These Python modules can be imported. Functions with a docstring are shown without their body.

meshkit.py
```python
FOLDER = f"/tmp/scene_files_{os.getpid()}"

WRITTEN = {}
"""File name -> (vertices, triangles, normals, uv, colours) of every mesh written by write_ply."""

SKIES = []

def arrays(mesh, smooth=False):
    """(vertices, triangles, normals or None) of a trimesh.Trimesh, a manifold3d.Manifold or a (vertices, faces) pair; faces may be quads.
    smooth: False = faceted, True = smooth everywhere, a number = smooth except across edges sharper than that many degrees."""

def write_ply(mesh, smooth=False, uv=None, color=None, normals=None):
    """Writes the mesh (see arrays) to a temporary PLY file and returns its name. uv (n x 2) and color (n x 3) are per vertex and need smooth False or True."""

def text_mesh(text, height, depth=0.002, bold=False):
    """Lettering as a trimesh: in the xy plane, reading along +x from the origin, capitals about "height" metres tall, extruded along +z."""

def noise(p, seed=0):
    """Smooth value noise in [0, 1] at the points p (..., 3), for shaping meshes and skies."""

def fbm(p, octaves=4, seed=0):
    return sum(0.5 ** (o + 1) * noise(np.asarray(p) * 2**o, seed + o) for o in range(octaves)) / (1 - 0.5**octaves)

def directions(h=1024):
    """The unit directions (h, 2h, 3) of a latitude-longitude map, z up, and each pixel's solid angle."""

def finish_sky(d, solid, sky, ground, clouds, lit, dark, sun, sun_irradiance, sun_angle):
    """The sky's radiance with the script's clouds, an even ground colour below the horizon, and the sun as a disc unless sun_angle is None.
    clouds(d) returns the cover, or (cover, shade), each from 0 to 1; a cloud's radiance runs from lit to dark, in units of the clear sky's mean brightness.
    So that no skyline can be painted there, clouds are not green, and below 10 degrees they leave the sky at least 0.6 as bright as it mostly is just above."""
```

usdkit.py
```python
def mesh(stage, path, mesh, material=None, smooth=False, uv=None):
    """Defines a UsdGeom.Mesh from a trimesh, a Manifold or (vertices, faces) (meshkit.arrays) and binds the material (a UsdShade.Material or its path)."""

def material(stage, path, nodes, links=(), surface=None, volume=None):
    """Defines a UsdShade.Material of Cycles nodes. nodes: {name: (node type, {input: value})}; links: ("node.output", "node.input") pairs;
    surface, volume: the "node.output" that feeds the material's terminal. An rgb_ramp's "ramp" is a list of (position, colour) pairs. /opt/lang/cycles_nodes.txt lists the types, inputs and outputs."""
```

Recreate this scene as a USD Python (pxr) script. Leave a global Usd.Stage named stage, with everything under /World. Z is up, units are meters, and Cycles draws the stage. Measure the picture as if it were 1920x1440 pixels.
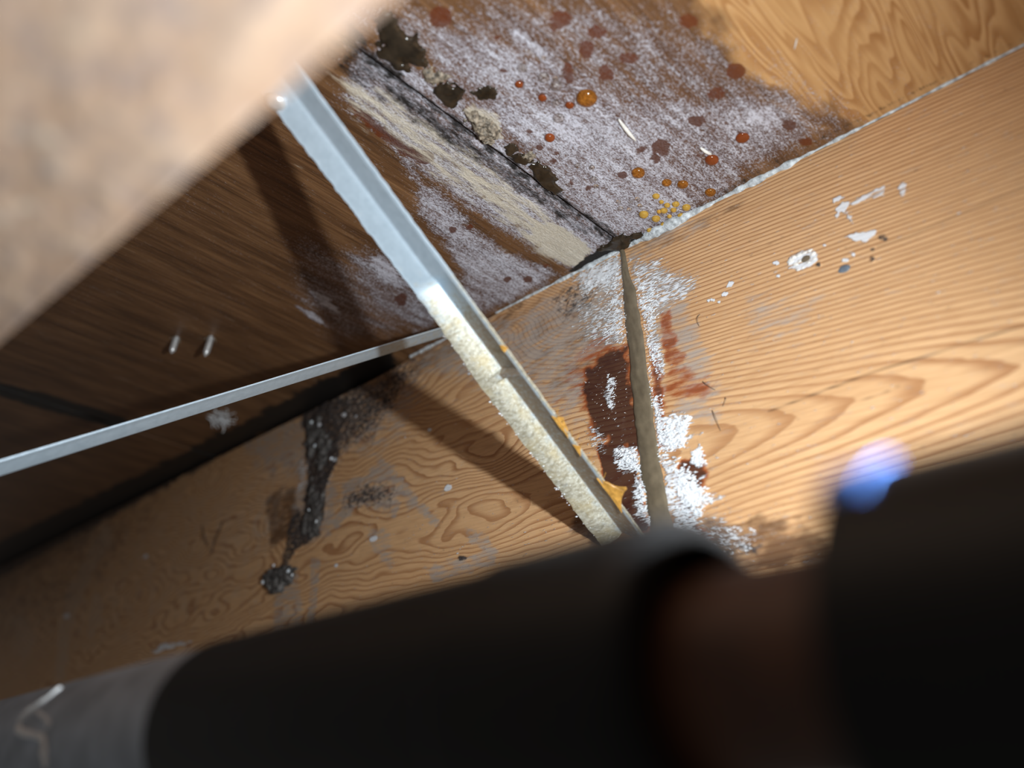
import math
import numpy as np
import trimesh
import meshkit
import usdkit
from pxr import Gf, Sdf, Usd, UsdGeom, UsdLux, UsdShade, Vt

stage = Usd.Stage.CreateInMemory()
UsdGeom.SetStageUpAxis(stage, "Z")
UsdGeom.SetStageMetersPerUnit(stage, 1.0)
UsdGeom.Xform.Define(stage, "/World")

# ------------------------------------------------------------------ camera, sky, torch
F = 1442.0                      # focal length in pixels of a 1920 wide picture
Z0 = 1.2                        # camera height above the ground under the floor
def _frame():
    r = lambda x, y: np.array([x - 960, y - 720, F], float)
    p = r(2710, 1600); p /= np.linalg.norm(p)
    n = np.cross(r(0, 1060), r(1920, 85)); n /= np.linalg.norm(n)
    a = np.cross(n, p); a /= np.linalg.norm(a)
    return np.array([a, p, np.cross(a, p)])
R = _frame()                    # rows: along the joists (x), across the bay (y), up (z), in camera axes right / down / forward
cam = UsdGeom.Camera.Define(stage, "/World/camera")
right, down, fwd = R[:, 0], R[:, 1], R[:, 2]
m = Gf.Matrix4d(1.0)
for i, row in enumerate((right, -down, -fwd, np.array([0, 0, Z0]))):
    m.SetRow(i, Gf.Vec4d(*[float(t) for t in row], 1.0 if i == 3 else 0.0))
cam.AddTransformOp().Set(m)
cam.CreateHorizontalApertureAttr(36.0)
cam.CreateFocalLengthAttr(F / 1920 * 36)
cam.CreateClippingRangeAttr((0.01, 100.0))
cam.CreateFStopAttr(2.9)
cam.CreateFocusDistanceAttr(0.60)
cam.CreateExposureAttr(0.0)

dome = UsdLux.DomeLight.Define(stage, "/World/dim_daylight")
dome.CreateIntensityAttr(0.034)
dome.CreateColorAttr(Gf.Vec3f(1.0, 0.95, 0.90))
torch = UsdLux.SphereLight.Define(stage, "/World/torch")
torch.CreateRadiusAttr(0.007)
torch.CreateIntensityAttr(8400.0)
torch.CreateColorAttr(Gf.Vec3f(0.90, 0.97, 1.0))
torch_at, torch_to = np.array([0.043, 0.134, 0.068]), np.array([-1.25, 0.38, 0.26])      # a wide torch beam aimed up the bay
m = Gf.Matrix4d(1.0)
_z = (torch_at - torch_to) / np.linalg.norm(torch_at - torch_to); _x = np.cross([0, 0, 1.0], _z); _x /= np.linalg.norm(_x)
for i, row in enumerate((_x, np.cross(_z, _x), _z, torch_at + [0, 0, Z0])):
    m.SetRow(i, Gf.Vec4d(*[float(t) for t in row], 1.0 if i == 3 else 0.0))
torch.AddTransformOp().Set(m)
shaping = UsdLux.ShapingAPI.Apply(torch.GetPrim())
shaping.CreateShapingConeAngleAttr(78.0)
shaping.CreateShapingConeSoftnessAttr(1.0)

W = 0.413                       # near face of the far joist
H = 0.4049                      # underside of the subfloor above the camera
FBOT = 0.050                    # underside of the deeper far joist
BOT = 0.118                     # underside of the joists above the camera
NEAR = 0.045                    # where the near joist's far face would be if it ran true
def near_face(x):               # it runs a few degrees askew
    return 0.0395 + 0.073 * (x + 0.085)
rng = np.random.default_rng(7)

def ray(px, py):
    return R @ np.array([px - 960.0, py - 720.0, F])
def on_joist(px, py):           # a point of the photograph on the far joist's face
    d = ray(px, py); return d * (W / d[1])
def on_ceiling(px, py):
    d = ray(px, py); return d * (H / d[2])
def depth_of(q):
    return q @ R[:, 2]
def lift(v):
    v = np.array(v, float); v[..., 2] += Z0
    return v

# ------------------------------------------------------------------ naming and prims
_used = {}
def path_for(name, parent=None):
    base = parent.GetPath().pathString if parent else "/World"
    k = _used.get((base, name), 0)
    _used[(base, name)] = k + 1
    return f"{base}/{name}" + (f"_{k:03d}" if k else "")
def tag(prim, label=None, category=None, group=None, kind=None):
    for k, v in (("label", label), ("category", category), ("group", group), ("kind", kind)):
        if v:
            prim.SetCustomDataByKey(k, v)
    return prim
def obj(name, mesh, mat, parent=None, smooth=False, vars=None, label=None, category=None, group=None, kind=None, local=False):
    """One Mesh prim. Points in camera-origin coordinates, lifted to world height unless local."""
    if not isinstance(mesh, tuple):
        mesh = (np.array(mesh.vertices), np.array(mesh.faces))
    v, f = mesh
    v = np.array(v, float) if local else lift(v)
    mm = usdkit.mesh(stage, path_for(name, parent), (v, f), mat, smooth=smooth)
    if vars:
        api = UsdGeom.PrimvarsAPI(mm)
        if smooth not in (True, False):         # a smoothing angle splits vertices: carry the values over
            from scipy.spatial import cKDTree
            at = cKDTree(v).query(np.array(mm.GetPointsAttr().Get()))[1]
            vars = {k: a[at] for k, a in vars.items()}
        for k, a in vars.items():
            api.CreatePrimvar(k, Sdf.ValueTypeNames.Color3fArray, "vertex").Set(Vt.Vec3fArray.FromNumpy(np.ascontiguousarray(a, np.float32)))
    return tag(mm.GetPrim(), label, category, group, kind)
def thing(name, label, category, loc=(0, 0, 0), group=None, kind=None):
    x = UsdGeom.Xform.Define(stage, path_for(name))
    if any(loc):
        x.AddTranslateOp().Set(Gf.Vec3d(float(loc[0]), float(loc[1]), float(loc[2]) + Z0))
    return tag(x.GetPrim(), label, category, group, kind)

# ------------------------------------------------------------------ material graphs
class Out:
    def __init__(s, n): s.n = n
class Graph:
    def __init__(s): s.nodes, s.links, s.k = {}, [], 0
    def add(s, kind, out, **inp):
        s.k += 1
        name, vals = f"n{s.k}", {}
        for k, v in inp.items():
            if isinstance(v, Out): s.links.append((v.n, f"{name}.{k}"))
            else: vals[k] = v
        s.nodes[name] = (kind, vals)
        return Out(f"{name}.{out}")
    def pos(s): return s.add("geometry", "position")
    def map(s, v, scale, loc=(0, 0, 0)): return s.add("mapping", "vector", vector=v, scale=scale, location=loc)
    def noise(s, v, scale, detail=3.0, rough=0.55, dist=0.0): return s.add("noise_texture", "fac", vector=v, scale=scale, detail=detail, roughness=rough, distortion=dist)
    def math(s, op, a, b=0.5, c=0.0, clamp=False): return s.add("math", "value", math_type=op, value1=a, value2=b, value3=c, use_clamp=clamp)
    def mul(s, a, b): return s.math("multiply", a, b)
    def plus(s, a, b): return s.math("add", a, b)
    def mad(s, a, b, c): return s.math("multiply_add", a, b, c)
    def step(s, v, lo, hi): return s.add("map_range", "result", range_type="smoothstep", value=v, from_min=lo, from_max=hi, to_min=0.0, to_max=1.0, clamp=True)
    def rng(s, v, a, b, c, d): return s.add("map_range", "result", range_type="linear", value=v, from_min=a, from_max=b, to_min=c, to_max=d, clamp=True)
    def mix(s, f, a, b): return s.add("mix_color", "result", blend_type="mix", fac=f, a=a, b=b)
    def mult(s, f, a, b): return s.add("mix_color", "result", blend_type="multiply", fac=f, a=a, b=b)
    def ramp(s, f, stops): return s.add("rgb_ramp", "color", fac=f, ramp=stops)
    def attr(s, name):
        c = s.add("attribute", "color", attribute=name)
        n = s.add("separate_color", "r", color_type="rgb", color=c).n.split(".")[0]
        return Out(n + ".r"), Out(n + ".g"), Out(n + ".b")
    def bump(s, h, dist, strength=1.0, normal=None):
        k = dict(height=h, distance=dist, strength=strength)
        if normal is not None: k["normal"] = normal
        return s.add("bump", "normal", **k)
    def done(s, name, color, rough=0.6, normal=None, **extra):
        k = dict(base_color=color, roughness=rough, **extra)
        if normal is not None: k["normal"] = normal
        b = s.add("principled_bsdf", "BSDF", **k)
        return usdkit.material(stage, f"/World/Looks/{name}", s.nodes, s.links, surface=b.n)

def spread(g, mask, n, gain=1.0, soft=0.12):
    """A soft painted mask broken up by noise: covers where the mask beats the noise."""
    v = g.plus(mask, g.mad(n, gain, -0.5 * gain))
    return g.step(v, 0.5 - soft, 0.5 + soft)

def ceiling_material():
    g = Graph(); p = g.pos()
    frost, cream, black = g.attr("stain_a"); tan, red, wet = g.attr("stain_b")
    g1 = g.noise(g.map(p, (1, .045, 1)), 420, 4, .6)
    g2 = g.noise(g.map(p, (1, .13, 1)), 70, 3, .55, .3)
    g3 = g.noise(g.map(p, (1, .14, 1), (3.1, .7, 0)), 30, 2.5, .5, .35)
    base = g.mad(g1, .55, g.mul(g2, .5))
    dark = g.ramp(base, [(.30, (.032, .014, .006)), (.5, (.120, .056, .023)), (.72, (.235, .120, .053))])
    saw = g.math("fraction", g.mul(g3, 22.0))
    line = g.mul(g.step(saw, .15, .8), g.math("subtract", 1.0, g.step(saw, .86, 1.0)))
    tancol = g.mix(g.mul(line, g.rng(g2, .35, .65, .35, .95)), g.mix(g2, (.50, .28, .11), (.62, .37, .17)), (.34, .155, .05))
    tancol = g.mix(g.rng(g1, .35, .7, 0, .35), tancol, (.36, .17, .06))
    tm = spread(g, tan, g.noise(g.map(p, (1, .3, 1)), 60, 4), .7, .22)
    col = g.mix(tm, dark, tancol)
    redm = spread(g, red, g.noise(p, 420, 4, .65), .9, .16)
    col = g.mix(g.mul(redm, .85), col, (.120, .028, .009))
    cn = g.noise(g.map(p, (1, .16, 1)), 240, 5, .62)
    cm = g.mul(spread(g, cream, cn, 1.7, .30), .85)
    fn = g.noise(g.map(p, (1, .55, 1)), 900, 3, .7)
    fn2 = g.noise(g.map(p, (1, .12, 1)), 170, 4, .6)
    nn = g.mad(fn, .72, g.mul(fn2, .28))
    fm = spread(g, frost, nn, 2.4, .32)
    col = g.mix(g.mul(g.step(frost, .2, .45), .6), col, (.085, .043, .036))
    keep = g.math("subtract", 1.0, g.mul(redm, .92))
    col = g.mix(g.mul(g.mul(fm, keep), .9), col, g.mix(fn2, (.44, .42, .49), (.73, .76, .86)))
    col = g.mix(cm, col, g.mix(cn, (.46, .41, .32), (.76, .69, .56)))
    bm = spread(g, black, g.noise(g.map(p, (1, .3, 1)), 300, 4, .65), .9, .2)
    col = g.mix(bm, col, (.010, .008, .007))
    rough = g.mix(redm, g.mix(fm, (.5, .5, .5), (.85, .85, .85)), (.25, .25, .25))
    h = g.plus(g.mul(fm, .5), g.mad(g1, .5, g.mul(cm, .3)))
    return g.done("subfloor_wood", col, g.add("rgb_to_bw", "val", color=rough), g.bump(h, .0009, .8), specular_ior_level=.35)

def joist_material():
    g = Graph(); p = g.pos()
    white, mould, red = g.attr("stain_a"); grey, brown, milky = g.attr("stain_b"); phase, cut, scuff = g.attr("stain_c")
    gr = g.noise(g.map(p, (.05, 1, 1)), 600, 3, .6)
    big = g.noise(g.map(p, (.3, 1, 1)), 16, 3, .5)
    wob = g.noise(g.map(p, (.07, 1, 1)), 160, 2, .5)
    fr = g.math("fraction", g.mad(wob, .45, phase))
    late = g.mul(g.step(fr, .44, .91), g.math("subtract", 1.0, g.step(fr, .93, 1.0)))
    early = g.mix(big, (.61, .35, .17), (.79, .51, .28))
    col = g.mix(g.mul(late, g.rng(big, .3, .7, .55, .85)), early, (.30, .11, .035))
    col = g.mix(g.rng(gr, .40, .75, 0, .38), col, (.30, .125, .04))
    bm = spread(g, brown, g.noise(g.map(p, (.35, 1, 1)), 120, 5, .62), 1.5, .30)
    col = g.mix(g.mul(bm, .85), col, g.mix(gr, (.055, .022, .010), (.14, .065, .03)))
    gn = g.noise(g.map(p, (.22, 1, 1)), 220, 5, .65)
    gm = spread(g, grey, gn, 2.2, .34)
    col = g.mix(g.mul(gm, .72), col, g.mix(gn, (.20, .175, .16), (.50, .47, .45)))
    rn = g.noise(g.map(p, (.25, 1, 1)), 210, 5, .65)
    rm = spread(g, red, rn, 1.1, .20)
    col = g.mix(g.mul(rm, .92), col, g.mix(g.step(g.mad(rn, .3, red), .72, .95), (.34, .080, .022), (.042, .011, .010)))
    mm = spread(g, milky, g.noise(p, 60, 5, .62), 1.3, .4)
    col = g.mix(g.mul(mm, .5), col, (.50, .43, .36))
    mn = g.noise(g.map(p, (.5, 1, 1)), 330, 4, .65)
    mo = spread(g, mould, mn, 1.9, .28)
    col = g.mix(g.mul(mo, .95), col, g.mix(mn, (.012, .011, .012), (.06, .055, .06)))
    wn = g.noise(g.map(p, (.25, 1, 1.1)), 640, 3, .65)
    wm = spread(g, white, wn, 2.3, .16)
    sn = g.noise(g.map(p, (.15, 1, 1)), 420, 4, .6)
    sm = spread(g, scuff, sn, 1.2, .14)
    wm = g.math("maximum", wm, sm)
    col = g.mix(g.mul(wm, .96), col, g.mix(wn, (.62, .66, .72), (.90, .93, .98)))
    col = g.mix(cut, col, (.03, .013, .008))
    h = g.plus(g.mul(late, -.16), g.mad(gr, .25, g.mul(wm, 1.1)))
    rough = g.rng(rm, 0, 1, .6, .3)
    return g.done("pine_joist", col, rough, g.bump(h, .0010, .75), specular_ior_level=.3)

def near_joist_material():
    g = Graph(); p = g.pos()
    a = g.noise(g.map(p, (.45, 1, 1)), 95, 3, .5)
    b = g.noise(p, 150, 3, .5); c = g.noise(g.map(p, (.7, 1, 1), (1, 2, 3)), 60, 3, .5)
    col = g.mix(a, (.35, .20, .125), (.58, .43, .32))
    col = g.mix(g.step(b, .48, .66), col, (.34, .25, .21))
    col = g.mix(g.step(c, .60, .72), col, (.74, .62, .50))
    return g.done("rough_tan_wood", col, .7, g.bump(a, .002, .6))

def steel_material():
    g = Graph(); p = g.pos()
    along, crust, rust_and_shade = g.attr("wear")
    q = g.map(p, (.4, 1, 1)); n1 = g.noise(q, 1100, 3, .65); n2 = g.noise(p, 170, 4, .6); n3 = g.noise(q, 480, 3, .6)
    zinc = g.mix(n2, (.36, .46, .55), (.58, .70, .81))
    cm = spread(g, crust, n2, .8, .25)
    cr = g.mix(g.step(n3, .3, .7), (.255, .23, .165), (.49, .47, .39))
    cr = g.mix(g.mul(g.step(g.noise(p, 70, 4), .45, .7), .6), cr, (.42, .34, .18))
    cr = g.mix(g.mul(g.step(n1, .58, .72), .8), cr, (.90, .92, .92))
    col = g.mix(cm, zinc, cr)
    rm = spread(g, rust_and_shade, n3, .9, .2)  # rust spots, plus the shade painted into the wide strap's groove
    col = g.mix(g.mul(rm, .8), col, (.26, .16, .07))
    met = g.rng(cm, 0, 1, .30, .18)
    return g.done("galvanised_steel", col, g.rng(cm, 0, 1, .42, .62), g.bump(g.mad(n1, .4, g.mul(n3, g.rng(cm, 0, 1, .10, .25))), .00035, .5), metallic=met)

def plain(name, color, rough=.5, vary=.25, scale=120., bump=.0004, stretch=(1, 1, 1), **extra):
    g = Graph(); p = g.map(g.pos(), stretch)
    n = g.noise(p, scale, 4, .6)
    lo = tuple(c * (1 - vary) for c in color); hi = tuple(min(1, c * (1 + vary)) for c in color)
    return g.done(name, g.mix(g.rng(n, .3, .7, 0, 1), lo, hi), rough, g.bump(n, bump, .6), **extra)

M_CEIL, M_JOIST, M_NEAR, M_STEEL = ceiling_material(), joist_material(), near_joist_material(), steel_material()
M_PIPE = plain("black_plastic", (.0045, .0045, .005), .5, .3, 40, specular_ior_level=.28)
M_GREY = plain("blue_grey_plastic", (.34, .39, .46), .6, .35, 55)  # paler blue-grey colour for the left stretch of pipe
M_BROWN = plain("brown_primer", (.060, .021, .008), .55, .45, 60)
M_BLUE = plain("blue_tape", (.02, .10, .36), .6, .2, 80)
M_RESIN = plain("dark_resin", (.026, .018, .011), .14, .5, 110, .0009)
M_GLUE = plain("brown_glue", (.150, .120, .080), .33, .18, 90, .0005)
M_CRUSTY = plain("crumbled_sealant", (.20, .165, .125), .6, .95, 330, .0012)
M_DIRT = plain("black_dirt", (.085, .078, .074), .75, 1.0, 260, .0014)
M_SALT = plain("white_salt", (.86, .89, .94), .55, .08, 500, .0003, subsurface_weight=.15)
M_BEAD = plain("pale_mineral_bead", (.50, .54, .57), .65, .55, 260, .0012)
M_NAIL = plain("nail_steel", (.62, .63, .64), .38, .2, 300, .0002, metallic=.6)
M_WEB = plain("cobweb", (.80, .83, .86), .8, .15, 500)
M_FLAKE = plain("amber_flake", (.46, .24, .05), .35, .3, 300, .0003)
M_FIBRE = plain("dark_fibre", (.17, .13, .09), .7, .2, 300)
M_SPLINT = plain("pale_splinter", (.72, .70, .66), .6, .2, 300)
M_STONE = plain("grey_speck", (.13, .16, .20), .45, .2, 400)
def drop_material(name, color, tr):
    g = Graph()
    return g.done(name, color, .10, transmission_weight=tr, ior=1.42, specular_ior_level=.6)
M_AMBER = drop_material("amber_resin", (.80, .30, .04), .85)
M_GOLD = drop_material("golden_resin", (.90, .55, .10), .6)
M_CLEAR = drop_material("clear_drop", (.95, .88, .82), .97)
M_RUST = drop_material("red_resin", (.38, .085, .02), .55)

# ------------------------------------------------------------------ painting of stains on real surfaces
def seg_dist(X, Y, poly):
    d = np.full(X.shape, 1e9); inside = np.zeros(X.shape, bool)
    n = len(poly)
    for i in range(n):
        ax, ay = poly[i]; bx, by = poly[(i + 1) % n]
        ex, ey = bx - ax, by - ay
        t = np.clip(((X - ax) * ex + (Y - ay) * ey) / (ex * ex + ey * ey + 1e-18), 0, 1)
        d = np.minimum(d, np.hypot(X - ax - t * ex, Y - ay - t * ey))
        cross = ((ay > Y) != (by > Y)) & (X < (bx - ax) * (Y - ay) / (by - ay + 1e-18) + ax)
        inside ^= cross
    return np.where(inside, -d, d)
def ellipse(cx, cy, rx, ry=None, ang=0.0, n=18):
    ry = rx if ry is None else ry
    t = np.linspace(0, 2 * np.pi, n, endpoint=False); c, s = math.cos(math.radians(ang)), math.sin(math.radians(ang))
    return [(cx + rx * np.cos(a) * c - ry * np.sin(a) * s, cy + rx * np.cos(a) * s + ry * np.sin(a) * c) for a in t]
def strip(pts, widths):
    """An outline round a polyline of varying width."""
    p = np.array(pts, float); w = np.broadcast_to(np.array(widths, float), (len(p),)) / 2
    t = np.gradient(p, axis=0); t /= np.linalg.norm(t, axis=1, keepdims=True) + 1e-9
    n = np.stack([-t[:, 1], t[:, 0]], 1)
    return [tuple(q) for q in np.vstack([p + n * w[:, None], (p - n * w[:, None])[::-1]])]
class Canvas:
    def __init__(s, xs, ys, to_plane, axis):
        s.X, s.Y = np.meshgrid(xs, ys, indexing="ij"); s.to, s.axis, s.m = to_plane, axis, {}
    def layer(s, k):
        return s.m.setdefault(k, np.zeros(s.X.shape))
    def paint(s, k, poly, val=1.0, soft=8, rag=0.0, scale=14.0, seed=0, stretch=1.0, how="max"):
        q = np.array([s.to(*a) for a in poly]); px = np.mean([depth_of(b) for b in q]) / F
        P = q[:, [0, s.axis]]; sm, am = soft * px, 1.8 * rag * px
        lo, hi = P.min(0) - sm - am * 2, P.max(0) + sm + am * 2
        i0, i1 = np.searchsorted(s.X[:, 0], [lo[0], hi[0]]); j0, j1 = np.searchsorted(s.Y[0], [lo[1], hi[1]])
        if i1 <= i0 or j1 <= j0: return
        x, y = s.X[i0:i1, j0:j1], s.Y[i0:i1, j0:j1]
        d = seg_dist(x, y, P)
        if am:
            sc = scale * px
            kx, ky = (1 / stretch, 1.0) if s.axis == 2 else (1.0, 1 / stretch)
            d = d + 2 * am * (meshkit.fbm(np.stack([x / sc * kx, y / sc * ky, 0 * x + seed + 1.7], -1), 3, seed) - .5)
        t = np.clip(.5 - d / (2 * sm), 0, 1); t = t * t * (3 - 2 * t) * val
        L = s.layer(k)
        L[i0:i1, j0:j1] = np.maximum(L[i0:i1, j0:j1], t) if how == "max" else (L[i0:i1, j0:j1] + t if how == "add" else L[i0:i1, j0:j1] * (1 - t))
    def vars(s, **groups):
        return {g: np.stack([s.m.get(k, np.zeros(s.X.shape)).ravel() for k in ks], 1) for g, ks in groups.items()}

def graded(x0, x1, fine, focus=(-.5, .02)):
    out = [x0]
    while out[-1] < x1:
        x = out[-1]
        far = max(0.0, focus[0] - x, (x - focus[1]) * 2.5)
        out.append(x + fine * (1 + 2.6 * far) ** 1.25)
    out[-1] = x1
    return np.array(out)

def slab(xs, ys, surf, back):
    """A closed slab: a fine grid surf(X, Y) in front, its outline carried to back(x, y)."""
    nx, ny = len(xs), len(ys)
    X, Y = np.meshgrid(xs, ys, indexing="ij")
    V = surf(X, Y).reshape(-1, 3)
    i, j = np.meshgrid(np.arange(nx - 1), np.arange(ny - 1), indexing="ij")
    a = (i * ny + j).ravel(); q = np.stack([a, a + ny, a + ny + 1, a + 1], 1)
    ring = np.concatenate([np.arange(ny), np.arange(1, nx) * ny + ny - 1, (nx - 1) * ny + np.arange(ny - 2, -1, -1), np.arange(nx - 2, 0, -1) * ny])
    B = back(X, Y).reshape(-1, 3)[ring]
    o = len(V); k = np.arange(len(ring)); kn = (k + 1) % len(ring)
    side = np.stack([ring[k], ring[kn], o + kn, o + k], 1)
    c = len(V) + len(ring)
    V = np.vstack([V, B, B.mean(0, keepdims=True)])
    F3 = np.vstack([q[:, [0, 1, 2]], q[:, [0, 2, 3]], side[:, [0, 1, 2]], side[:, [0, 2, 3]], np.stack([o + k, o + kn, np.full_like(k, c)], 1)])
    return V, F3, len(V) - nx * ny
def pad(vars, n):
    return {k: np.vstack([a, np.repeat(a[-1:] * 0, n, 0)]) for k, a in vars.items()}
def outward(V, Fc, ref, sign=1):
    """Flips all faces if the first grid faces do not look along ref."""
    n = np.cross(V[Fc[0, 1]] - V[Fc[0, 0]], V[Fc[0, 2]] - V[Fc[0, 0]])
    return Fc if n @ np.array(ref) > 0 else Fc[:, ::-1]

# ------------------------------------------------------------------ ceiling: three sheets of subfloor
SEAM, SEAM2 = -0.3353, -1.14
def ceiling_canvas(c):
    P = c.paint
    # frost right of the seam
    P("frost", [(640, 20), (1000, -20), (1220, 10), (1330, 60), (1430, 120), (1560, 200), (1610, 225), (1450, 310), (1170, 470), (900, 230), (760, 110)], .32, 60, 20, 60)
    P("frost", [(760, 20), (900, 60), (1050, 110), (1200, 170), (1330, 190), (1420, 170), (1500, 195), (1535, 250), (1420, 320), (1300, 400), (1170, 470), (1090, 410), (950, 270), (830, 150)], .47, 40, 20, 50)
    P("frost", [(880, 165), (960, 190), (1050, 190), (1140, 190), (1230, 235), (1290, 320), (1300, 400), (1180, 455), (1100, 400), (1000, 300), (930, 240)], .57, 35, 18, 40)
    P("frost", ellipse(1430, 222, 45, 28, 20), .66, 22, 10, 20)
    P("frost", ellipse(1060, 235, 70, 40, 40), .66, 30, 12, 30)
    P("frost", ellipse(1000, 90, 60, 22, 40), .50, 18, 8, 20)
    P("frost", strip([(700, 90), (800, 165), (900, 245), (1000, 320), (1100, 400), (1160, 445)], [30, 34, 36, 40, 44, 40]), .54, 16, 9, 16)
    # left of the seam
    P("frost", [(760, 300), (840, 380), (920, 450), (1010, 500), (1065, 510), (960, 565), (880, 540), (850, 480), (790, 400)], .56, 22, 14, 30)
    P("frost", [(640, 470), (720, 470), (800, 520), (860, 590), (780, 625), (720, 590), (660, 530)], .42, 30, 20, 40)
    P("frost", [(860, 480), (1000, 540), (920, 590), (860, 600)], .47, 25, 10, 30)
    P("frost", strip([(690, 480), (720, 505), (760, 545)], [14, 42, 14]), .70, 12, 8, 12)
    P("frost", strip([(580, 545), (610, 565), (640, 590)], [5, 20, 6]), .66, 6, 5, 10)
    P("frost", strip([(556, 575), (585, 592), (612, 610)], [4, 12, 4]), .6, 5, 4, 10)
    P("frost", [(560, 430), (720, 520), (800, 620), (640, 640), (560, 560)], .30, 40, 20, 60)
    P("frost", strip([(990, 270), (1100, 360), (1190, 450)], [30, 40, 30]), .3, 16, 8, 20)
    # cream smear left of the seam
    P("cream", [(620, 130), (665, 150), (740, 210), (830, 285), (930, 360), (1040, 435), (1115, 470), (1075, 508), (1010, 475), (930, 415), (850, 350), (770, 290), (700, 240), (650, 200)], .52, 24, 14, 30, 3, 3)
    P("cream", [(1000, 415), (1060, 425), (1112, 468), (1078, 506), (1030, 480), (990, 445)], .95, 10, 7, 14)
    P("cream", strip([(660, 160), (760, 235), (880, 330), (1000, 430)], [18, 24, 28, 40]), .66, 18, 8, 20)
    P("cream", [(930, 215), (885, 190), (870, 205), (890, 235), (925, 262), (945, 260)], .7, 8, 6, 10)
    P("frost", [(660, 60), (790, 155), (930, 265), (1070, 375), (1165, 445), (1078, 505), (1000, 470), (880, 390), (760, 300), (690, 235), (640, 190)], .54, 24, 12, 24)
    P("cream", [(700, 150), (800, 225), (950, 335), (1050, 410), (1020, 420), (900, 340), (760, 240), (690, 180)], .50, 18, 10, 24)
    # grime
    P("black", strip([(690, 132), (800, 217), (900, 292), (1000, 364), (1110, 442)], [44, 44, 40, 36, 26]), .52, 18, 10, 14)
    P("black", [(690, 140), (740, 150), (800, 200), (860, 262), (830, 268), (760, 215)], .56, 16, 12, 14)
    P("black", [(660, 100), (780, 195), (860, 260), (960, 330), (930, 330), (820, 260), (720, 190), (650, 140)], .44, 14, 10, 16)
    P("black", strip([(640, 60), (700, 115), (800, 190), (900, 265), (1000, 340), (1100, 412), (1168, 458)], [60, 34, 22, 20, 20, 18, 24]), .62, 12, 8, 14)
    P("black", strip([(1000, 345), (1080, 400), (1150, 448)], [40, 46, 40]), .46, 14, 8, 14)
    P("black", strip([(640, 100), (720, 170), (800, 230)], [70, 46, 20]), .48, 16, 10, 16)
    P("black", [(1060, 512), (1100, 482), (1140, 458), (1210, 436), (1225, 442), (1170, 470), (1110, 500)], .9, 6, 4, 10)
    P("black", strip([(1300, 395), (1450, 305), (1650, 205), (1920, 70)], [14, 10, 8, 8]), .45, 8, 4, 20)
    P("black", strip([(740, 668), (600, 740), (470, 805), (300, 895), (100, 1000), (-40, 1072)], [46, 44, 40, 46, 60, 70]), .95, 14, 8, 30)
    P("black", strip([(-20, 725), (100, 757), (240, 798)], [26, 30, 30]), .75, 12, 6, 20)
    # wet brown base and tan dry sheet
    P("tan", [(1290, -30), (1330, 30), (1370, 90), (1420, 140), (1500, 185), (1590, 215), (1660, 240), (2100, 60), (2300, -300), (1300, -300)], 1.0, 95, 30, 60)
    P("tan", [(1420, 180), (1480, 190), (1560, 240), (1520, 260)], .5, 20, 10, 30)
    P("tan", [(760, -60), (1300, -60), (1360, 110), (1200, 120), (1000, 40)], .22, 60, 20, 60)
    P("tan", [(560, 215), (700, 330), (760, 420), (640, 400)], .25, 30, 20, 40)
    P("red", strip([(652, 185), (700, 235), (760, 282), (805, 300)], [12, 24, 22, 18]), .8, 8, 6, 14)
    P("red", ellipse(796, 294, 17, 14), .95, 5, 3, 8)
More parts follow.
